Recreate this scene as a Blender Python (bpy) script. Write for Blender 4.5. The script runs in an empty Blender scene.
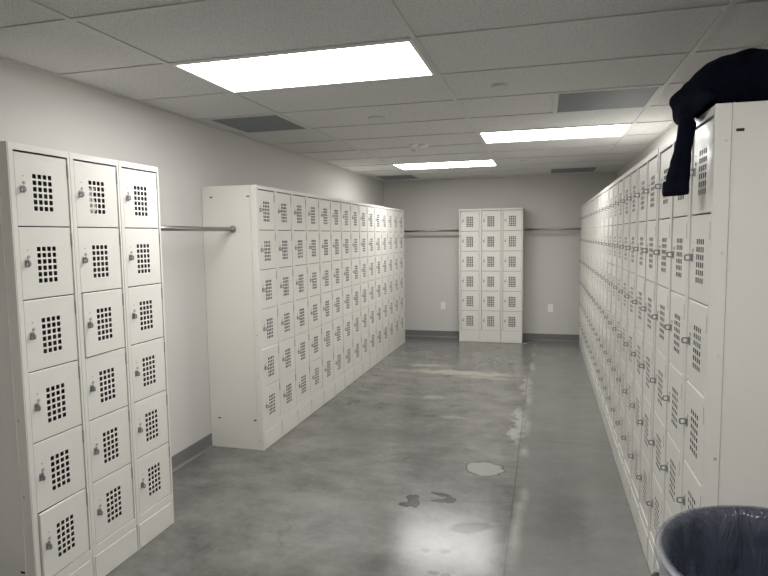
import bpy, bmesh, math, random
from mathutils import Vector, Matrix, noise
random.seed(7)
scene = bpy.context.scene
COL = scene.collection
PI = math.pi

# ------------------------------------------------------------------ helpers
def box(bm, x0, x1, y0, y1, z0, z1):
    v = [bm.verts.new((x, y, z)) for x in (x0, x1) for y in (y0, y1) for z in (z0, z1)]
    for f in ((0, 1, 3, 2), (4, 6, 7, 5), (0, 4, 5, 1), (2, 3, 7, 6), (0, 2, 6, 4), (1, 5, 7, 3)):
        bm.faces.new([v[i] for i in f])

def tube(bm, pts, radii, seg=20, caps=True, squash=None):
    """Tapered tube along a list of points."""
    pts = [Vector(p) for p in pts]
    rings = []
    ref = None
    for i, p in enumerate(pts):
        d = (pts[min(i + 1, len(pts) - 1)] - pts[max(i - 1, 0)]).normalized()
        if ref is None:
            ref = d.orthogonal().normalized()
        a = (ref - d * ref.dot(d)).normalized()
        b = d.cross(a)
        ref = a
        rings.append([bm.verts.new(p + (a * math.cos(2 * PI * k / seg) + b * math.sin(2 * PI * k / seg)) * radii[i]) for k in range(seg)])
    for r0, r1 in zip(rings, rings[1:]):
        for k in range(seg):
            bm.faces.new((r0[k], r0[(k + 1) % seg], r1[(k + 1) % seg], r1[k]))
    if caps:
        bm.faces.new(list(reversed(rings[0])))
        bm.faces.new(rings[-1])

def lathe(bm, prof, seg=64, centre=(0, 0), wob=None, close=False):
    rings = []
    for i, (r, z) in enumerate(prof):
        ring = []
        for k in range(seg):
            a = 2 * PI * k / seg
            rr, zz = (r, z) if wob is None else wob(i, a, r, z)
            ring.append(bm.verts.new((centre[0] + rr * math.cos(a), centre[1] + rr * math.sin(a), zz)))
        rings.append(ring)
    pairs = list(zip(rings, rings[1:]))
    if close:
        pairs.append((rings[-1], rings[0]))
    for r0, r1 in pairs:
        for k in range(seg):
            bm.faces.new((r0[k], r0[(k + 1) % seg], r1[(k + 1) % seg], r1[k]))
    return rings

def ellipsoid(bm, c, r, rot=None):
    m = Matrix.Translation(c)
    if rot is not None:
        m = m @ rot
    m = m @ Matrix.Diagonal((r[0], r[1], r[2], 1))
    bmesh.ops.create_icosphere(bm, subdivisions=3, radius=1, matrix=m)

def obj(name, bm, mat, parent=None, smooth=False, normals=True):
    if normals:
        bmesh.ops.recalc_face_normals(bm, faces=bm.faces)
    me = bpy.data.meshes.new(name)
    bm.to_mesh(me)
    bm.free()
    me.materials.append(mat)
    if smooth:
        for p in me.polygons:
            p.use_smooth = True
    o = bpy.data.objects.new(name, me)
    COL.objects.link(o)
    if parent:
        o.parent = parent
    return o

def empty(name, loc=(0, 0, 0), rz=0.0):
    o = bpy.data.objects.new(name, None)
    o.empty_display_size = 0.05
    o.location = loc
    o.rotation_euler = (0, 0, rz)
    COL.objects.link(o)
    return o

def tag(o, label, cat, group=None):
    o['label'] = label
    o['category'] = cat
    if group:
        o['group'] = group
    return o

def structure(name, bm, mat, **k):
    o = obj(name, bm, mat, **k)
    o['kind'] = 'structure'
    return o

def copy_tree(o, parent=None):
    c = o.copy()
    COL.objects.link(c)
    if parent:
        c.parent = parent
    for ch in list(o.children):
        copy_tree(ch, c)
    return c

# ------------------------------------------------------------------ materials
class NT:
    def __init__(self, name):
        self.m = bpy.data.materials.new(name)
        self.m.use_nodes = True
        self.t = self.m.node_tree
        self.n = self.t.nodes
        self.b = self.n['Principled BSDF']
        self.co = self.n.new('ShaderNodeTexCoord').outputs['Object']
    def link(self, a, b):
        self.t.links.new(a, b)
    def _in(self, sock, v):
        if v is None:
            return
        if isinstance(v, bpy.types.NodeSocket):
            self.link(v, sock)
        else:
            sock.default_value = v
    def math(self, op, a, b=None, c=None, clamp=False):
        n = self.n.new('ShaderNodeMath'); n.operation = op; n.use_clamp = clamp
        self._in(n.inputs[0], a); self._in(n.inputs[1], b); self._in(n.inputs[2], c)
        return n.outputs[0]
    def vmath(self, op, a, b=None):
        n = self.n.new('ShaderNodeVectorMath'); n.operation = op
        self._in(n.inputs[0], a); self._in(n.inputs[1], b)
        return n.outputs['Value'] if op in ('LENGTH', 'DISTANCE', 'DOT_PRODUCT') else n.outputs['Vector']
    def noise(self, scale, detail=4, rough=.55, vec=None, color=False, dist=0):
        n = self.n.new('ShaderNodeTexNoise')
        n.inputs['Scale'].default_value = scale; n.inputs['Detail'].default_value = detail
        n.inputs['Roughness'].default_value = rough; n.inputs['Distortion'].default_value = dist
        self.link(vec if vec is not None else self.co, n.inputs['Vector'])
        return n.outputs['Color'] if color else n.outputs['Fac']
    def rng(self, v, a, b, c=0., d=1., smooth=False):
        n = self.n.new('ShaderNodeMapRange'); n.clamp = True
        if smooth:
            n.interpolation_type = 'SMOOTHSTEP'
        self._in(n.inputs[0], v)
        for i, x in enumerate((a, b, c, d)):
            n.inputs[1 + i].default_value = x
        return n.outputs[0]
    def mix(self, f, a, b):
        n = self.n.new('ShaderNodeMix'); n.data_type = 'RGBA'
        self._in(n.inputs['Factor'], f)
        self._in(n.inputs['A'], a if isinstance(a, bpy.types.NodeSocket) else (*a, 1))
        self._in(n.inputs['B'], b if isinstance(b, bpy.types.NodeSocket) else (*b, 1))
        return n.outputs['Result']
    def bump(self, h, strength=.2, dist=.002):
        n = self.n.new('ShaderNodeBump')
        n.inputs['Strength'].default_value = strength; n.inputs['Distance'].default_value = dist
        self.link(h, n.inputs['Height']); self.link(n.outputs[0], self.b.inputs['Normal'])
    def set(self, **k):
        for a, v in k.items():
            a = a.replace('_', ' ')
            if isinstance(v, bpy.types.NodeSocket):
                self.link(v, self.b.inputs[a])
            else:
                s = self.b.inputs[a]
                s.default_value = (*v, 1) if isinstance(v, tuple) and len(v) == 3 and s.type == 'RGBA' else v

def flat_mat(name, col, rough=.5, metal=0., var=.04, scale=30, bump=0., **k):
    m = NT(name)
    f = m.noise(scale, 3)
    lo = tuple(max(0, c * (1 - var)) for c in col); hi = tuple(min(1, c * (1 + var)) for c in col)
    m.set(Base_Color=m.mix(f, lo, hi), Roughness=rough, Metallic=metal, **k)
    if bump:
        m.bump(f, bump, .001)
    return m.m

PAINT = flat_mat('locker_enamel', (.70, .69, .645), rough=.29, var=.015, scale=9, bump=.035, Coat_Weight=.25, Coat_Roughness=.16)
INNER = flat_mat('locker_inner_shade', (.055, .054, .05), rough=.6, var=.03)  # near-black paints in the shade seen through the door holes
WALL = flat_mat('wall_paint', (.575, .562, .54), rough=.72, var=.015, scale=60, bump=.08)
BASEB = flat_mat('cove_rubber', (.17, .168, .168), rough=.45, var=.05)
TBAR = flat_mat('grid_enamel', (.60, .60, .59), rough=.5, var=.02)
LATCH = flat_mat('latch_zinc', (.34, .34, .355), rough=.34, metal=.85, var=.1, scale=200)
HINGE = flat_mat('hinge_steel', (.36, .355, .33), rough=.45, metal=.1, var=.1)
CHROME = flat_mat('rod_chrome', (.36, .35, .33), rough=.36, metal=1., var=.03)
GRILLE = None
SLOT = flat_mat('slot_dark', (.012, .012, .012), rough=.8)
RIVET = flat_mat('rivet_paint', (.40, .39, .36), rough=.4)
WHITE = flat_mat('white_plastic', (.82, .81, .785), rough=.4, var=.01)
PAPER = flat_mat('paper_white', (.75, .73, .70), rough=.7, var=.05)
NAVY = flat_mat('navy_fleece', (.0045, .0060, .0125), rough=.95, var=.3, scale=25, bump=.3, Specular_IOR_Level=.06)
NAVYRIB = flat_mat('navy_ribbing', (.006, .0075, .014), rough=.95, var=.3, scale=40, bump=.3, Specular_IOR_Level=.06)
BINGREY = flat_mat('bin_plastic', (.58, .585, .62), rough=.36, var=.06)
BLACKP = flat_mat('black_plastic', (.02, .02, .022), rough=.5)

def mat_liner():
    m = NT('bin_liner_film')
    f = m.noise(14, 4, .6)
    zz = m.vmath('LENGTH', m.vmath('MULTIPLY', m.co, (1, 1, 0)))   # the film is pulled thin over the rim
    m.set(Base_Color=m.mix(f, (.026, .032, .048), (.060, .070, .098)), Roughness=.27, Alpha=m.rng(zz, .288, .300, .94, .26), Specular_IOR_Level=.75)
    mp = m.n.new('ShaderNodeMapping'); mp.inputs['Scale'].default_value = (1, 1, .35); m.link(m.co, mp.inputs['Vector'])
    m.bump(m.noise(9, 4, .6, vec=mp.outputs[0], dist=1.6), .8, .03)
    return m.m
LINER = mat_liner()

def mat_tile():
    m = NT('ceiling_tile')
    f1 = m.noise(160, 2, .6); f2 = m.noise(60, 3, .6); f3 = m.noise(1.1, 2)
    spk = m.rng(f1, .32, .50)
    c = m.mix(spk, (.40, .399, .40), (.70, .696, .695))
    c = m.mix(m.rng(f3, .3, .7, 0, .18), c, (.62, .617, .615))
    m.set(Base_Color=c, Roughness=.9)
    m.bump(m.math('ADD', f1, f2), .5, .003)
    return m.m
TILE = mat_tile()

def mat_grille():
    m = NT('return_grille_mesh')
    v = m.n.new('ShaderNodeTexVoronoi'); v.inputs['Scale'].default_value = 110
    v.inputs['Randomness'].default_value = 0
    m.link(m.co, v.inputs['Vector'])
    c = m.mix(m.rng(v.outputs['Distance'], .30, .42), (.135, .147, .168), (.205, .222, .25))
    m.set(Base_Color=c, Roughness=.55)
    return m.m
GRILLE = mat_grille()

def mat_emit(name, col, s):
    m = NT(name)
    e = m.n.new('ShaderNodeEmission')
    e.inputs['Color'].default_value = (*col, 1); e.inputs['Strength'].default_value = s
    m.link(e.outputs[0], m.n['Material Output'].inputs['Surface'])
    return m.m
LAMP = mat_emit('lit_diffuser', (1.0, .985, .965), 9.0)

def mat_floor():
    m = NT('polished_concrete')
    sep = m.n.new('ShaderNodeSeparateXYZ'); m.link(m.co, sep.inputs[0])
    X, Y = sep.outputs[0], sep.outputs[1]
    big = m.noise(.9, 5, .6); mid = m.noise(3.2, 6, .62, dist=.4); fine = m.noise(26, 5, .65)
    # trowel streaks run across the room
    mp = m.n.new('ShaderNodeMapping'); mp.inputs['Scale'].default_value = (1.1, 4.5, 1); mp.inputs['Rotation'].default_value = (0, 0, .12)
    m.link(m.co, mp.inputs['Vector'])
    streak = m.noise(1.6, 6, .6, vec=mp.outputs[0], dist=.3)
    mott = m.noise(7, 5, .6)
    s = m.math('ADD', m.math('MULTIPLY', mid, .42), m.math('MULTIPLY', streak, .20))
    s = m.math('ADD', s, m.math('MULTIPLY', mott, .26))
    s = m.math('ADD', s, m.math('MULTIPLY', big, .34))
    s = m.math('ADD', s, m.math('MULTIPLY', fine, .18))
    tone = m.rng(s, .45, .90)
    col = m.mix(tone, (.028, .0275, .025), (.225, .221, .206))
    # second pour right of the long joint is paler
    wob = m.math('MULTIPLY', m.math('SUBTRACT', m.noise(2.4, 4), .5), .10)
    xx = m.math('ADD', X, wob)
    pale = m.rng(xx, -.19, -.10, 0, .62, True)
    col = m.mix(pale, col, (.175, .172, .163))
    # distorted coordinates for stains
    d = m.vmath('SUBTRACT', m.noise(7, 3, .6, color=True), (.5, .5, .5))
    d2 = m.vmath('SUBTRACT', m.noise(24, 3, .6, color=True), (.5, .5, .5))
    def ell(cx, cy, rx, ry, dis=.12, fine=.05, soft=.25, rot=0.):
        p = m.vmath('ADD', m.co, m.vmath('MULTIPLY', d, (dis, dis, 0)))
        p = m.vmath('ADD', p, m.vmath('MULTIPLY', d2, (fine, fine, 0)))
        mp = m.n.new('ShaderNodeMapping'); mp.vector_type = 'TEXTURE'
        mp.inputs['Location'].default_value = (cx, cy, 0); mp.inputs['Rotation'].default_value = (0, 0, rot)
        mp.inputs['Scale'].default_value = (rx, ry, 1)
        m.link(p, mp.inputs['Vector'])
        flat = m.vmath('MULTIPLY', mp.outputs[0], (1, 1, 0))
        return m.vmath('LENGTH', flat)
    def stain(L, colr, amt, soft=.25):
        nonlocal col
        col = m.mix(m.rng(L, 1 - soft, 1, amt, 0, True), col, colr)
    # pale band of old glue at the far end and scattered scuffs
    stain(ell(-.95, 6.62, .95, .16, .30, .06), (.36, .335, .28), .75, .7)
    stain(ell(-1.35, 6.95, .35, .10, .20, .06), (.35, .33, .28), .6, .7)
    stain(ell(-.62, 6.45, .45, .09, .2, .06), (.34, .315, .26), .5, .7)
    stain(ell(-1.55, 7.75, .16, .05, .1, .05), (.33, .325, .31), .5, .6)
    stain(ell(-1.02, 5.55, .14, .10, .1, .05), (.31, .30, .285), .5, .6)
    stain(ell(-.75, 4.95, .20, .06, .15, .05), (.29, .285, .27), .4, .7)
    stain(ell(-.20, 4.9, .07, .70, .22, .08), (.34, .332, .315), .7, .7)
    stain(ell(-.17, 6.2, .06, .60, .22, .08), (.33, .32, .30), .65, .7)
    stain(ell(-1.35, 3.15, .40, .18, .3, .08), (.22, .216, .20), .5, .8)
    stain(ell(-1.2, 4.35, .55, .25, .4, .08), (.08, .078, .074), .40, .8)
    stain(ell(.12, 3.3, .22, .40, .3, .08), (.08, .078, .074), .40, .8)
    # round filled patch with a dark outline
    Lp = ell(-.372, 3.885, .135, .125, .14, .015)
    col = m.mix(m.rng(Lp, .90, .96, 1, 0), col, (.26, .255, .242))
    ring = m.math('MULTIPLY', m.rng(Lp, .86, .95), m.rng(Lp, .98, 1.06, 1, 0))
    col = m.mix(m.math('MULTIPLY', ring, .75), col, (.06, .058, .052))
    # dark tar-like spots
    for c in ((-.745, 3.305, .036, .10, .5), (-.765, 3.245, .055, .035, .2), (-.745, 3.36, .03, .025, 0),
              (-.590, 3.425, .066, .024, -.2), (-.535, 3.36, .045, .04, .4), (-.600, 3.335, .055, .024, .1)):
        stain(ell(c[0], c[1], c[2], c[3], .05, .03, rot=c[4]), (.012, .0115, .010), 1.0, .2)
    # grey smear and two scuffs near the shine
    stain(ell(-.37, 3.06, .15, .065, .08, .04, rot=.35), (.035, .035, .036), .85, .4)
    for c in ((-.558, 2.775), (-.462, 2.785), (-.49, 2.59), (-.43, 2.585)):
        stain(ell(c[0], c[1], .034, .026, .04, .02), (.035, .035, .036), .8, .5)
    stain(ell(-1.03, 4.0, .10, .022, .05, .03, rot=.8), (.085, .08, .07), .55, .7)
    stain(ell(-.93, 3.95, .05, .014, .05, .03, rot=.8), (.06, .058, .052), .6, .7)
    for c in ((-.40, 3.72, .10, .012), (-.62, 3.66, .05, .012), (-.36, 3.60, .07, .01), (-.9, 3.5, .09, .010)):
        stain(ell(c[0], c[1], c[2], c[3], .05, .03), (.07, .068, .062), .5, .8)
    # saw joint along the room and the cross joint on the right side
    jx = m.math('ABSOLUTE', m.math('ADD', m.math('ADD', X, .166), m.math('MULTIPLY', wob, .06)))
    jy = m.math('ABSOLUTE', m.math('SUBTRACT', Y, 4.53))
    jyr = m.math('MULTIPLY', m.rng(jy, .003, .007, 1, 0), m.rng(X, -.17, -.15))
    j = m.math('MAXIMUM', m.rng(jx, .003, .007, 1, 0), jyr)
    col = m.mix(m.math('MULTIPLY', j, .45), col, (.05, .048, .045))
    lip = m.math('MULTIPLY', m.rng(m.math('ABSOLUTE', m.math('ADD', xx, .13)), .0, .045, .8, 0), m.rng(m.noise(2.2, 4), .42, .60))
    col = m.mix(lip, col, (.31, .305, .29))
    # hairline cracks and pale paint flecks
    vc = m.n.new('ShaderNodeTexVoronoi'); vc.feature = 'DISTANCE_TO_EDGE'; vc.inputs['Scale'].default_value = 2.3
    m.link(m.vmath('ADD', m.co, m.vmath('MULTIPLY', d, (.35, .35, 0))), vc.inputs['Vector'])
    crack = m.math('MULTIPLY', m.rng(vc.outputs['Distance'], .002, .007, 1, 0), m.rng(m.noise(1.3, 2), .45, .62))
    col = m.mix(m.math('MULTIPLY', crack, .45), col, (.07, .068, .062))
    fl = m.rng(m.noise(60, 2, .5), .80, .82)
    col = m.mix(m.math('MULTIPLY', fl, .4), col, (.48, .47, .45))
    m.set(Base_Color=col, Roughness=.205, Specular_IOR_Level=.5)
    m.bump(m.math('ADD', m.math('MULTIPLY', fine, .3), m.math('MULTIPLY', m.noise(5, 3), 1.0)), .10, .006)
    return m.m
FLOOR = mat_floor()

# ------------------------------------------------------------------ room shell
XL, XR, YB, YF, ZC = -2.436, .975, -1.5, 8.96, 2.420
bm = bmesh.new(); box(bm, XL - .1, XR + .1, YB - .1, YF + .1, -.1, 0); structure('floor', bm, FLOOR)
bm = bmesh.new(); box(bm, XL - .1, XL, YB - .1, YF + .1, 0, 2.6); structure('wall_left', bm, WALL)
bm = bmesh.new(); box(bm, XR, XR + .1, YB - .1, YF + .1, 0, 2.6); structure('wall_right', bm, WALL)
bm = bmesh.new(); box(bm, XL, XR, YF, YF + .1, 0, 2.6); structure('wall_back', bm, WALL)
bm = bmesh.new(); box(bm, XL, XR, YB - .1, YB, 0, 2.6); structure('wall_front', bm, WALL)
bm = bmesh.new(); box(bm, XL, XR, YB, YF, ZC + .006, 2.5); structure('ceiling', bm, TILE)

def baseboard(name, p0, p1, n):
    """Cove base: flat strip, rounded toe, extruded from p0 to p1, n = direction into the room."""
    prof = [(0, .1), (.004, .1), (.0055, .096), (.0055, .022), (.008, .010), (.016, .003), (.020, 0), (0, 0)]
    bm = bmesh.new()
    rows = []
    for P in (p0, p1):
        rows.append([bm.verts.new((P[0] + n[0] * a, P[1] + n[1] * a, z)) for a, z in prof])
    for k in range(len(prof)):
        k2 = (k + 1) % len(prof)
        bm.faces.new((rows[0][k], rows[0][k2], rows[1][k2], rows[1][k]))
    bm.faces.new(rows[0]); bm.faces.new(list(reversed(rows[1])))
    return structure(name, bm, BASEB)
baseboard('baseboard_left', (XL, YB), (XL, YF), (1, 0))
baseboard('baseboard_back', (XL, YF), (XR, YF), (0, -1))
baseboard('baseboard_right', (XR, YB), (XR, YF), (-1, 0))

# suspended-ceiling grid
GX = [-1.773, -.553, .667]
Y0, DY = 2.562, .61
bm = bmesh.new()
T = .012
for gx in GX:
    box(bm, gx - T, gx + T, YB, YF, ZC, ZC + .005)
for k in range(-6, 11):
    y = Y0 + DY * k
    xs = [XL] + GX + [XR]
    for a, b in zip(xs, xs[1:]):
        box(bm, a + (T if a in GX else 0), b - (T if b in GX else 0), y - T, y + T, ZC + .0004, ZC + .005)
box(bm, XL, XL + .02, YB, YF, ZC - .001, ZC + .004)
box(bm, XR - .02, XR, YB, YF, ZC - .001, ZC + .004)
box(bm, XL, XR, YF - .02, YF, ZC - .001, ZC + .004)
structure('trim_1', bm, TBAR)

# ------------------------------------------------------------------ lockers
PW, PZ, ZB, ZT = .305, .2916, .1755, 1.954
DW, DH = .262, PZ - .0045
OR = .1395                          # right edge of the frame opening
HX = .1378                          # hinge line
HOLE, HP = .0178, .0257

def door_mesh():
    """Sheet-metal door pan with 4 x 6 square holes; origin at the hinge edge, bottom; front towards -y."""
    bm = bmesh.new()
    t = .0016
    hx0 = -DW / 2 - .002 - (3 * HP + HOLE) / 2
    hz0 = DH * .47 - (5 * HP + HOLE) / 2
    c = .0022
    xs = [-DW, -DW + c] + [v for i in range(4) for v in (hx0 + i * HP, hx0 + i * HP + HOLE)] + [-c, 0]
    zs = [0, c] + [v for j in range(6) for v in (hz0 + j * HP, hz0 + j * HP + HOLE)] + [DH - c, DH]
    rim = lambda i, j: c if i in (0, len(xs) - 1) or j in (0, len(zs) - 1) else 0
    F = [[bm.verts.new((x, rim(i, j), z)) for j, z in enumerate(zs)] for i, x in enumerate(xs)]
    B = [[bm.verts.new((x, t + rim(i, j), z)) for j, z in enumerate(zs)] for i, x in enumerate(xs)]
    nx, nz = len(xs) - 1, len(zs) - 1
    hole = lambda i, j: i % 2 == 0 and j % 2 == 0 and 0 < i < nx - 1 and 0 < j < nz - 1
    for i in range(nx):
        for j in range(nz):
            if hole(i, j):
                for (a, b) in (((i, j), (i + 1, j)), ((i + 1, j), (i + 1, j + 1)), ((i + 1, j + 1), (i, j + 1)), ((i, j + 1), (i, j))):
                    bm.faces.new((F[a[0]][a[1]], F[b[0]][b[1]], B[b[0]][b[1]], B[a[0]][a[1]]))
            else:
                bm.faces.new((F[i][j], F[i + 1][j], F[i + 1][j + 1], F[i][j + 1]))
                bm.faces.new((B[i][j], B[i][j + 1], B[i + 1][j + 1], B[i + 1][j]))
    for i in range(nx):
        bm.faces.new((F[i][0], B[i][0], B[i + 1][0], F[i + 1][0])); bm.faces.new((F[i][nz], F[i + 1][nz], B[i + 1][nz], B[i][nz]))
    for j in range(nz):
        bm.faces.new((F[0][j], F[0][j + 1], B[0][j + 1], B[0][j])); bm.faces.new((F[nx][j], B[nx][j], B[nx][j + 1], F[nx][j + 1]))
    e = .0012
    box(bm, -DW, -DW + e, t + c, .0115, 0, DH); box(bm, -e, 0, t + c, .0115, 0, DH)
    box(bm, -DW + e, -e, t + c, .0115, 0, e); box(bm, -DW + e, -e, t + c, .0115, DH - e, DH)
    return bm

def latch_mesh():
    bm = bmesh.new()
    box(bm, -.008, .012, -.0020, 0, -.015, .015)                # back plate
    box(bm, .006, .011, -.0045, -.0025, -.012, .012)
    x0, x1, r = -.0055, -.0020, .0125                           # padlock staple, a flat ring standing off the plate
    n = 16
    A = []
    for rr in (r, .0074):
        for x in (x0, x1):
            sq = lambda c: math.copysign(abs(c) ** .55, c)
            A.append([bm.verts.new((x, -.0125 + rr * 1.05 * sq(math.cos(2 * PI * k / n)), rr * .92 * sq(math.sin(2 * PI * k / n)))) for k in range(n)])
    for p, q in ((0, 1), (1, 3), (3, 2), (2, 0)):
        for k in range(n):
            bm.faces.new((A[p][k], A[p][(k + 1) % n], A[q][(k + 1) % n], A[q][k]))
    return bm

def plug_mesh():
    bm = bmesh.new()
    tube(bm, [(0, 0, 0), (0, -.0022, 0), (0, -.003, 0)], [.0068, .0068, .005], 14)
    return bm

def rivet_mesh():
    bm = bmesh.new()
    tube(bm, [(0, 0, 0), (0, -.0012, 0)], [.0028, .0024], 10)
    return bm

def hinge_mesh():
    bm = bmesh.new()
    tube(bm, [(0, 0, -.028), (0, 0, .028)], [.0033, .0033], 10)
    return bm

def body_mesh(w, D, OL):
    bm = bmesh.new()
    t = .0015; h = w / 2; zt = ZB + 6 * PZ + .003
    box(bm, -h, -h + t, 0, D, 0, ZT); box(bm, h - t, h, 0, D, 0, ZT)
    box(bm, -h + t, h - t, D - t, D, 0, ZT)
    box(bm, -h + t, h - t, 0, D - t, ZT - t, ZT)
    box(bm, -h + t, OL, 0, .016, .135, ZT - t); box(bm, OR, h - t, 0, .016, .135, ZT - t)   # jambs
    box(bm, OL, OR, 0, .016, zt, ZT - t)                                                   # head rail
    box(bm, OL, OR, 0, .016, .135, ZB - .002)                                              # foot rail
    return bm

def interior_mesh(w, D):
    """Compartment sheets coloured dark for the shade inside: flank sheets, back sheet and the seven shelves."""
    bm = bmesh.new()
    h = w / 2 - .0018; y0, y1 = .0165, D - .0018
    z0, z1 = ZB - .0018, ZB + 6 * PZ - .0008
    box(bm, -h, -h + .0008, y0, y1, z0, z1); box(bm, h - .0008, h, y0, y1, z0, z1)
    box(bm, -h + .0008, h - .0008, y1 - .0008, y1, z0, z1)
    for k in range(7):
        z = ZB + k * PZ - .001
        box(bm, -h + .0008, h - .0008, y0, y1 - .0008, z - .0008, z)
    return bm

def kick_mesh(w):
    bm = bmesh.new()
    h = w / 2
    box(bm, -h + .0016, h - .0016, .0022, .0055, 0, .1345)
    box(bm, -h + .012, h - .012, -.0018, .0022, .004, .126)
    return bm

DOOR_ME = None
def make_locker(w, D, OL):
    root = empty('locker')
    obj('body', body_mesh(w, D, OL), PAINT, root)
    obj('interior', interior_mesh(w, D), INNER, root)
    obj('kick_plate', kick_mesh(w), PAINT, root)
    first = None
    for k in range(6):
        if first is None:
            d = obj('door', door_mesh(), PAINT, root)
            l = obj('latch', latch_mesh(), LATCH, d); l.location = (-DW + .028, 0, DH * .50)
            p = obj('lock_plug', plug_mesh(), RIVET, d, smooth=False); p.location = (-DW + .040, 0, DH * .50 + .026)
            rv = obj('rivet', rivet_mesh(), RIVET, d); rv.location = (-DW + .037, 0, DH * .50 + .053)
            for zz in (DH * .82, DH * .14):
                hg = obj('hinge', hinge_mesh(), HINGE, d) if zz > .1 else None
                if hg is None:
                    hg = d.children[-1].copy(); COL.objects.link(hg)
                    hg.parent = d
                hg.location = (.0010, -.0020, zz)
            first = d
        else:
            d = copy_tree(first, root)
        d.location = (HX, .0042, ZB + k * PZ + .0008)
    return root

protoNear = make_locker(.2995, .4440, -.1292)
protoLong = make_locker(.3038, .4380, -.1281)
protoFar = make_locker(.3012, .3050, -.1287)
used = {}
def place(proto, loc, rz, label, group, jit=.0012):
    if proto.name not in used:
        used[proto.name] = 1
        o = proto
    else:
        o = copy_tree(proto)
    o.location = (loc[0] + random.uniform(-jit, jit), loc[1], loc[2])
    o.rotation_euler = (0, 0, rz)
    tag(o, label, 'locker', group)
    return o

def doors(o):
    return sorted([c for c in o.children if c.name.split('.')[0] == 'door'], key=lambda c: c.location.z)

def side_panel(o, side, D, x=.1525):
    """Finished end panel on one flank of a locker; side = -1 viewer's left, +1 viewer's right."""
    bm = bmesh.new()
    x = side * x
    xo = x + side * .0022
    a, b = min(x, xo), max(x, xo)
    box(bm, a, b, .0, D, 0, ZT + .001)
    s0, s1 = (xo, xo + .003) if side > 0 else (xo - .003, xo)
    box(bm, s0, s1, .0, .044, 0, ZT + .001)
    box(bm, s0 - .003 * (side < 0), s1 + .003 * (side > 0), .045, .051, 0, ZT + .001)
    sp = obj('side_panel', bm, PAINT, o)
    md = sp.modifiers.new('soft', 'BEVEL'); md.width = .0016; md.segments = 2
    for yy in (.068, D - .075):
        for zz in (1.875, .225):
            bm = bmesh.new(); box(bm, min(xo, xo + side * .0004), max(xo, xo + side * .0004), yy - .011, yy + .011, zz - .0045, zz + .0045)
            obj('slot', bm, SLOT, sp)
    for zz in (1.847, 1.51, 1.192, .865, .55, .075):
        bm = bmesh.new(); xr = s1 if side > 0 else s0; xr += side * .0002
        tube(bm, [(xr, .032, zz), (xr + side * .002, .032, zz)], [.0055, .004], 12)
        obj('rivet', bm, PAINT if zz > 1 else RIVET, sp)
    return sp

ORD = ['first', 'second', 'third', 'fourth', 'fifth', 'sixth', 'seventh', 'eighth', 'ninth', 'tenth', 'eleventh']
# near trio on the left
XA, YA, PN = -1.976, 1.8195, .3022
near = []
NL = ['off-white six-door locker with its bottom door slightly ajar, nearest in the left trio',
      'off-white six-door locker between two others in the left trio, pale paper behind its top door',
      'off-white six-door locker at the far end of the left trio, beside the wall rod']
for k in range(3):
    o = place(protoNear, (XA, YA + PN * (k + .5), 0), PI / 2, NL[k], 'trio of lockers on the left wall', .001)
    near.append(o)
d = doors(near[0])[0]
d.rotation_euler = (0, 0, math.radians(2.6)); d['label'] = 'bottom door standing slightly ajar'
doors(near[1])[3].rotation_euler = (0, 0, math.radians(1.6))
side_panel(near[0], -1, .444, .1512)

# long row on the left wall
XM, YM, NM = -1.992, 3.858, 15
for k in range(NM):
    if k == 0:
        lb = 'off-white locker with blank side panel, holding the rod end, nearest of the long left row'
    elif k == NM - 1:
        lb = 'off-white locker at the far end of the long left row, by the back wall'
    elif k < 8:
        lb = '%s off-white six-door locker from the near end of the long left row' % ORD[k]
    else:
        lb = '%s off-white six-door locker from the far end of the long left row' % ORD[NM - 1 - k]
    o = place(protoLong, (XM, YM + PW * (k + .5), 0), PI / 2, lb, 'long row of lockers on the left wall')
    if k == 0:
        flank_left = o
# long row on the right wall
XRB, YRB, NR = .490, 1.999, 22
for k in range(NR):
    if k == 0:
        lb = 'off-white locker with broad blank side panel behind the bin, nearest of the right row'
    elif k == 1:
        lb = 'off-white six-door locker in the right row whose top door the dark sleeve hangs over'
    elif k == NR - 1:
        lb = 'off-white locker at the far end of the right row, by the back wall'
    elif k < 11:
        lb = '%s off-white six-door locker from the near end of the right row' % ORD[k]
    else:
        lb = '%s off-white six-door locker from the far end of the right row' % ORD[NR - 1 - k]
    o = place(protoLong, (XRB, YRB + PW * (k + .5), 0), -PI / 2, lb, 'long row of lockers on the right wall')
    if k == 0:
        flank_right = o
side_panel(flank_left, -1, .4405)
side_panel(flank_right, 1, .438)
# trio on the back wall
XF, YFL = -1.214, 8.648
for k in range(3):
    lb = ['off-white six-door locker on the back wall, left of its trio, nearer the left rod',
          'off-white six-door locker in the middle of the trio on the back wall',
          'off-white six-door locker on the back wall, right of its trio, beside the paper scrap'][k]
    place(protoFar, (XF + PW * (k + .5), YFL - .004 * k, 0), 0, lb, 'trio of lockers on the back wall', .001)

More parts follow.
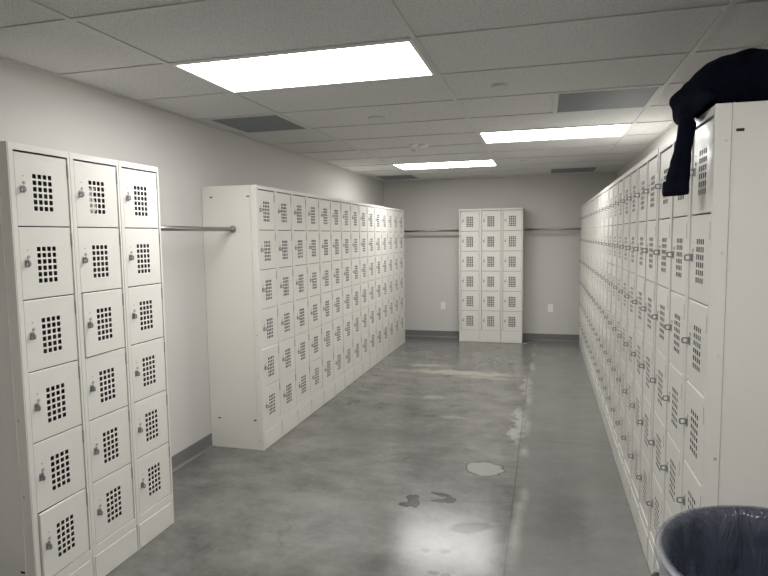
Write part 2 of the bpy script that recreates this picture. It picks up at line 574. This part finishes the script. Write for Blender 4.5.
# pale paper just behind the holes of the middle near locker's top door
bm = bmesh.new()
gx, gz = 7, 12
def pp(i, j, off):
    y = YA + 1.5 * PN - .050 + .058 * i / gx
    z = ZB + 5 * PZ + .005 + .175 * j / gz
    return (XA - .022 + .006 * math.sin(i * 2.1 + j * .9) + .003 * math.sin(j * 1.7) - off, y + .004 * math.sin(j * 1.3), z)
for off in (0, .001):
    V = [[bm.verts.new(pp(i, j, off)) for j in range(gz + 1)] for i in range(gx + 1)]
    for i in range(gx):
        for j in range(gz):
            if (i + j) % 2:
                bm.faces.new((V[i][j], V[i + 1][j], V[i + 1][j + 1])); bm.faces.new((V[i][j], V[i + 1][j + 1], V[i][j + 1]))
            else:
                bm.faces.new((V[i][j], V[i + 1][j], V[i][j + 1])); bm.faces.new((V[i + 1][j], V[i + 1][j + 1], V[i][j + 1]))
tag(obj('crumpled_paper', bm, PAPER), 'crumpled pale paper seen through the top door holes of the middle near locker', 'paper')

# ------------------------------------------------------------------ hanging rods
def rod(axis, p0, p1, r, label):
    mid = (Vector(p0) + Vector(p1)) / 2
    root = empty('hanging_rod', mid)
    tag(root, label, 'rod', 'chrome hanging rods between locker banks')
    a = Vector(p0) - mid; b = Vector(p1) - mid
    bm = bmesh.new(); tube(bm, [a, b], [r, r], 24); obj('bar', bm, CHROME, root, smooth=True)
    u = (b - a).normalized()
    for s, e in ((1, a), (-1, b)):
        bm = bmesh.new()
        tube(bm, [e, e + u * s * .004, e + u * s * .006, e + u * s * .022, e + u * s * .024], [r * 1.75, r * 1.75, r * 1.3, r * 1.25, r * 1.0], 24)
        obj('flange', bm, CHROME, root)
rod('y', (-2.19, YA + 3 * PN - .0013, 1.640), (-2.19, YM - .0022, 1.640), .0155, 'chrome hanging rod between the left trio and the long left locker row')
rod('x', (XL, 8.79, 1.645), (XF + .001, 8.79, 1.645), .0155, 'chrome hanging rod across the back wall, running left from the back trio')
rod('x', (XF + 3 * PW - .001, 8.79, 1.645), (XR, 8.79, 1.645), .0155, 'chrome hanging rod across the back wall, running right from the back trio')

# ------------------------------------------------------------------ ceiling fittings
def ceiling_light(gx, k, label):
    x0, x1, y0, y1 = gx + T, gx + 1.22 - T, Y0 + DY * k + T, Y0 + DY * (k + 1) - T
    root = tag(empty('ceiling_light', ((x0 + x1) / 2, (y0 + y1) / 2, ZC)), label, 'ceiling light', 'recessed ceiling lights')
    hx, hy, b = (x1 - x0) / 2, (y1 - y0) / 2, .016
    bm = bmesh.new()
    box(bm, -hx, hx, -hy, -hy + b, -.001, .005); box(bm, -hx, hx, hy - b, hy, -.001, .005)
    box(bm, -hx, -hx + b, -hy + b, hy - b, -.001, .005); box(bm, hx - b, hx, -hy + b, hy - b, -.001, .005)
    obj('frame', bm, WHITE, root)
    bm = bmesh.new(); box(bm, -hx + b, hx - b, -hy + b, hy - b, .002, .005)
    obj('diffuser', bm, LAMP, root)
ceiling_light(GX[0], 0, 'lit rectangular ceiling light nearest the camera, above the gap left of centre')
ceiling_light(GX[1], 4, 'lit rectangular ceiling light nearest the right locker row, halfway down the room')
ceiling_light(GX[0], 7, 'lit rectangular ceiling light furthest down the room, near the back wall')
ceiling_light(GX[1], -4, 'lit rectangular ceiling light overhead at the entrance, outside the photo')

def vent(x0, x1, k, label, divider=False):
    y0, y1 = Y0 + DY * k + T, Y0 + DY * (k + 1) - T
    root = tag(empty('ceiling_vent', ((x0 + x1) / 2, (y0 + y1) / 2, ZC)), label, 'vent', 'grey ceiling return vents')
    hx, hy, b = (x1 - x0) / 2, (y1 - y0) / 2, .030
    bm = bmesh.new()
    by = .012
    box(bm, -hx, hx, -hy, -hy + by, -.001, .005); box(bm, -hx, hx, hy - by, hy, -.001, .005)
    box(bm, -hx, -hx + b, -hy + by, hy - by, -.001, .005); box(bm, hx - b * .5, hx, -hy + by, hy - by, -.001, .005)
    obj('frame', bm, TBAR, root)
    bm = bmesh.new(); box(bm, -hx + b, hx - b * .5, -hy + by, hy - by, .001, .005)
    obj('grille', bm, GRILLE, root)
vent(-2.345, -1.787, 2, 'dark grey ceiling vent along the left wall, nearer of the two there')
vent(-2.345, -1.787, 9, 'dark grey ceiling vent along the left wall, in the far corner')
vent(.045, .653, 2, 'dark grey ceiling vent beside the right locker row, nearest and largest in view')
vent(.045, .653, 9, 'dark grey ceiling vent by the back wall, above the right rod')

def disc(name, x, y, r, label, h=.006):
    bm = bmesh.new()
    lathe(bm, [(0.0005, -h), (r * .8, -h), (r * .95, -h * .8), (r, -h * .3), (r, .004), (.0005, .004)], 32)
    o = obj(name, bm, TBAR, smooth=False); o.location = (x, y, ZC + .004)
    return tag(o, label, 'sprinkler cover', 'round sprinkler covers on the ceiling')
disc('ceiling_cover', -1.17, 4.15, .062, 'flat round white cover on the ceiling between the near light and the sprinkler', .010)
disc('ceiling_cover', -.256, 3.50, .048, 'flat round white cover on the ceiling left of the nearest right-hand vent', .012)
disc('ceiling_cover', -.24, 7.1, .05, 'small round white cover on the ceiling just right of the furthest light', .008)
root = tag(empty('ceiling_sprinkler', (-1.19, 5.47, ZC)), 'white pendant sprinkler head hanging from the ceiling before the furthest light', 'sprinkler')
bm = bmesh.new(); lathe(bm, [(.012, -.012), (.036, -.010), (.042, -.002), (.042, .006), (.012, .006)], 28, close=True); obj('escutcheon', bm, WHITE, root)
bm = bmesh.new()
tube(bm, [(0, 0, .006), (0, 0, -.028)], [.010, .010], 14)
for s in (-1, 1):
    tube(bm, [(s * .008, 0, -.026), (s * .014, 0, -.036), (s * .004, 0, -.05)], [.003, .003, .003], 8)
obj('head', bm, WHITE, root)
bm = bmesh.new(); tube(bm, [(0, 0, -.050), (0, 0, -.053)], [.019, .019], 20); obj('deflector', bm, CHROME, root)
root = tag(empty('ceiling_sensor', (-1.10, 5.50, ZC)), 'small round white sensor disc on the ceiling right beside the sprinkler head', 'sensor')
bm = bmesh.new(); lathe(bm, [(.0005, -.016), (.03, -.016), (.045, -.010), (.05, 0), (.05, .005), (.0005, .005)], 28); obj('cover', bm, WHITE, root)

# ------------------------------------------------------------------ wall outlets and a scrap on the floor
def outlet(x, z, label):
    root = tag(empty('wall_outlet', (x, YF, z)), label, 'outlet', 'white wall outlets')
    bm = bmesh.new(); box(bm, -.036, .036, -.006, 0, -.058, .058)
    bmesh.ops.bevel(bm, geom=[e for e in bm.edges], offset=.002, segments=1, affect='EDGES')
    obj('cover_plate', bm, WHITE, root)
    for s in (-1, 1):
        bm = bmesh.new(); box(bm, -.016, .016, -.0075, -.005, s * .022 - .013, s * .022 + .013)
        sk = obj('socket', bm, WHITE, root)
        for sx in (-.006, .006):
            bm = bmesh.new(); box(bm, sx - .001, sx + .001, -.0078, -.0074, s * .022 - .002, s * .022 + .006)
            obj('slot', bm, SLOT, sk)
outlet(-1.508, .492, 'white wall outlet low on the back wall under the left rod')
outlet(.093, .484, 'white wall outlet low on the back wall under the right rod')

bm = bmesh.new()
V = [[bm.verts.new((-.285 + .055 * i / 4, 8.60 + .05 * j / 3, .002 + .006 * abs(math.sin(i * 1.9 + j)))) for j in range(4)] for i in range(5)]
for i in range(4):
    for j in range(3):
        bm.faces.new((V[i][j], V[i + 1][j], V[i + 1][j + 1], V[i][j + 1]))
bmesh.ops.solidify(bm, geom=bm.faces[:], thickness=.0008)
tag(obj('paper_scrap', bm, PAPER), 'tiny pale scrap lying on the floor at the foot of the back trio', 'scrap')

# ------------------------------------------------------------------ dark jacket
jk = tag(empty('jacket', (.70, 2.30, ZT)), 'dark navy jacket heaped on top of the right locker row, one sleeve hanging down', 'jacket')
def sculpt(name, blobs, mat, vox, floor_z=None, amp=.012, sc=9.):
    bm = bmesh.new()
    for b in blobs:
        if b[0] == 'e':
            ellipsoid(bm, Vector(b[1]), b[2], b[3] if len(b) > 3 else None)
        else:
            tube(bm, b[1], b[2], 20)
    o = obj(name, bm, mat, None, smooth=True)
    md = o.modifiers.new('r', 'REMESH'); md.mode = 'VOXEL'; md.voxel_size = vox; md.use_smooth_shade = True
    dg = bpy.context.evaluated_depsgraph_get()
    me = bpy.data.meshes.new_from_object(o.evaluated_get(dg))
    o.modifiers.clear()
    bm = bmesh.new(); bm.from_mesh(me)
    bmesh.ops.smooth_vert(bm, verts=bm.verts, factor=.5, use_axis_x=True, use_axis_y=True, use_axis_z=True)
    for _ in range(5):
        bmesh.ops.smooth_vert(bm, verts=bm.verts, factor=.5, use_axis_x=True, use_axis_y=True, use_axis_z=True)
    bm.normal_update()
    for v in bm.verts:
        p = v.co
        n = noise.noise(Vector((p.x * sc, p.y * sc * .6, p.z * sc * .5))) + .5 * noise.noise(p * sc * 2.3)
        n -= .6 * abs(noise.noise(Vector((p.x * 14 + p.z * 6, p.y * 6, p.z * 3))))
        v.co = p + v.normal * n * amp
    if floor_z is not None:
        X0 = .474
        for v in bm.verts:
            if v.co.x > X0 and v.co.z < floor_z:
                if v.co.x - X0 < floor_z - v.co.z:
                    v.co.x = X0
                else:
                    v.co.z = floor_z
        for v in bm.verts:                      # ease the cloth over the front edge
            if abs(v.co.x - .49) < .024 and abs(v.co.z - ZT) < .024:
                d = (.49 - v.co.x) + (v.co.z - ZT)
                if d < .022:
                    v.co.x -= (.022 - d) / 2; v.co.z += (.022 - d) / 2
    bm.to_mesh(me); bm.free()
    for p in me.polygons:
        p.use_smooth = True
    me.materials.clear(); me.materials.append(mat)
    o.data = me
    o.parent = jk
    o.matrix_parent_inverse = Matrix.Translation(-Vector(jk.location))
    return o
R_ = lambda a, ax: Matrix.Rotation(a, 4, ax)
sculpt('torso', [
    ('e', (.76, 2.32, 2.02), (.18, .27, .13)),
    ('e', (.69, 2.27, 2.05), (.12, .19, .118)),
    ('e', (.84, 2.24, 2.02), (.10, .20, .13)),
    ('t', [(.70, 2.27, 2.068), (.64, 2.26, 2.072), (.575, 2.235, 2.060), (.505, 2.222, 2.032), (.455, 2.215, 2.012)], [.105, .107, .098, .082, .056]),
    ('e', (.482, 2.215, 1.992), (.070, .115, .062), R_(-.5, 'Y')),
    ('e', (.432, 2.215, 2.026), (.040, .055, .022), R_(-.7, 'Y')),
    ('t', [(.470, 2.21, 2.0), (.464, 2.195, 1.950), (.453, 2.180, 1.915)], [.058, .042, .034]),
    ('e', (.49, 2.14, 1.975), (.040, .12, .040)),
], NAVY, .009, ZT + .005)
sculpt('sleeve', [
    ('t', [(.458, 2.18, 1.96), (.4495, 2.17, 1.912), (.437, 2.17, 1.845), (.4265, 2.17, 1.765), (.423, 2.17, 1.732)], [.032, .027, .028, .037, .040]),
], NAVY, .006, ZT + .005, .006, 12.)
bm = bmesh.new()
lathe(bm, [(.024, .048), (.0365, .048), (.0392, .040), (.0402, .012), (.038, 0), (.032, -.001), (.028, .02)], 40, (0, 0),
      lambda i, a, r, z: (r + .0012 * math.cos(20 * a), z + .004 * math.cos(a - 1)), close=True)
cf = obj('cuff', bm, NAVYRIB, jk, smooth=True); cf.location = Vector((.4205, 2.17, 1.698)) - Vector(jk.location)

# ------------------------------------------------------------------ bin with liner
BX, BY, BR, BH = .581, 1.490, .305, .801
bn = tag(empty('trash_bin', (BX, BY, 0)), 'large round grey trash bin in the bottom right corner, beside the right row', 'bin')
bm = bmesh.new()
lathe(bm, [(.0005, .0), (.225, .0), (.235, .01), (.282, .70), (.292, .705), (.294, .775), (.300, .790), (.296, BH - .004), (.286, BH - .006),
           (.280, .77), (.272, .70), (.228, .02), (.0005, .02)], 72)
obj('body', bm, BINGREY, bn, smooth=False)
for a in (math.radians(178), math.radians(-2)):
    bm = bmesh.new()
    c, s = math.cos(a), math.sin(a)
    pts = []
    for t in range(9):
        u = -1 + t / 4
        off = .020 * (1 - u * u) + .290
        pts.append((c * off - s * .050 * u, s * off + c * .050 * u, .700 - .008 * (1 - u * u)))
    tube(bm, pts, [.013] * 9, 12)
    obj('handle', bm, BLACKP, bn, smooth=True)
bm = bmesh.new()
def wob(i, a, r, z):
    n1 = noise.noise(Vector((math.cos(a) * 3, math.sin(a) * 3, i * .25)))
    n2 = noise.noise(Vector((math.cos(a) * 9, math.sin(a) * 9, i * .35 + 7)))
    k = [.25, .2, .15, .12, .05, .05, .08, .35, 1.0, 1.6, 2.0, 2.0, 1.6, .9, .3][i]
    sgn = 1 if i < 5 else -1
    rr = r + sgn * abs(n1 * .030 + n2 * .014) * k
    return rr, z + (n2 * .012 * k if i in (0,) else 0)
lathe(bm, [(.3035, .716), (.303, .728), (.3025, .745), (.3025, .775), (.3035, BH - .006), (.299, BH + .003), (.289, BH + .003), (.276, .782),
           (.268, .72), (.256, .62), (.244, .50), (.232, .36), (.215, .24), (.16, .15), (.0005, .12)], 144, (0, 0), wob)
ln = obj('bin_liner', bm, LINER, smooth=True)
ln.location = (BX, BY, 0)
for o in (bn, ln):
    o.scale = (1.022, 1.022, 1.006)
tag(ln, 'dark blue-grey plastic liner lining the round bin and folded over its rim', 'bin liner')

# ------------------------------------------------------------------ camera, world, view
cam = bpy.data.cameras.new('camera')
co = bpy.data.objects.new('camera', cam)
COL.objects.link(co)
Rv = Vector((0.96475925, 0.26277609, -0.01372264)); Uv = Vector((-0.0098092, 0.08803014, 0.99606951)); Dv = Vector((-0.26295126, 0.96083267, -0.08750551))
M = Matrix(((Rv.x, Uv.x, -Dv.x, 0), (Rv.y, Uv.y, -Dv.y, 0), (Rv.z, Uv.z, -Dv.z, 1.5738), (0, 0, 0, 1)))
co.matrix_world = M
cam.sensor_width = 36; cam.sensor_fit = 'HORIZONTAL'; cam.lens = 36 * 587.3656 / 768
cam.clip_start = .02; cam.clip_end = 60
scene.camera = co
w = bpy.data.worlds.new('world'); scene.world = w; w.use_nodes = True
w.node_tree.nodes['Background'].inputs[0].default_value = (.02, .02, .02, 1)
w.node_tree.nodes['Background'].inputs[1].default_value = 0.0
vs = scene.view_settings
vs.view_transform = 'Standard'; vs.look = 'None'; vs.gamma = 1; vs.use_curve_mapping = False
vs.exposure = 1.03
cy = scene.cycles
cy.use_denoising = True; cy.denoising_prefilter = 'NONE'
cy.max_bounces = 12; cy.diffuse_bounces = 8; cy.glossy_bounces = 5; cy.transparent_max_bounces = 12
cy.sample_clamp_indirect = 6; cy.caustics_reflective = False
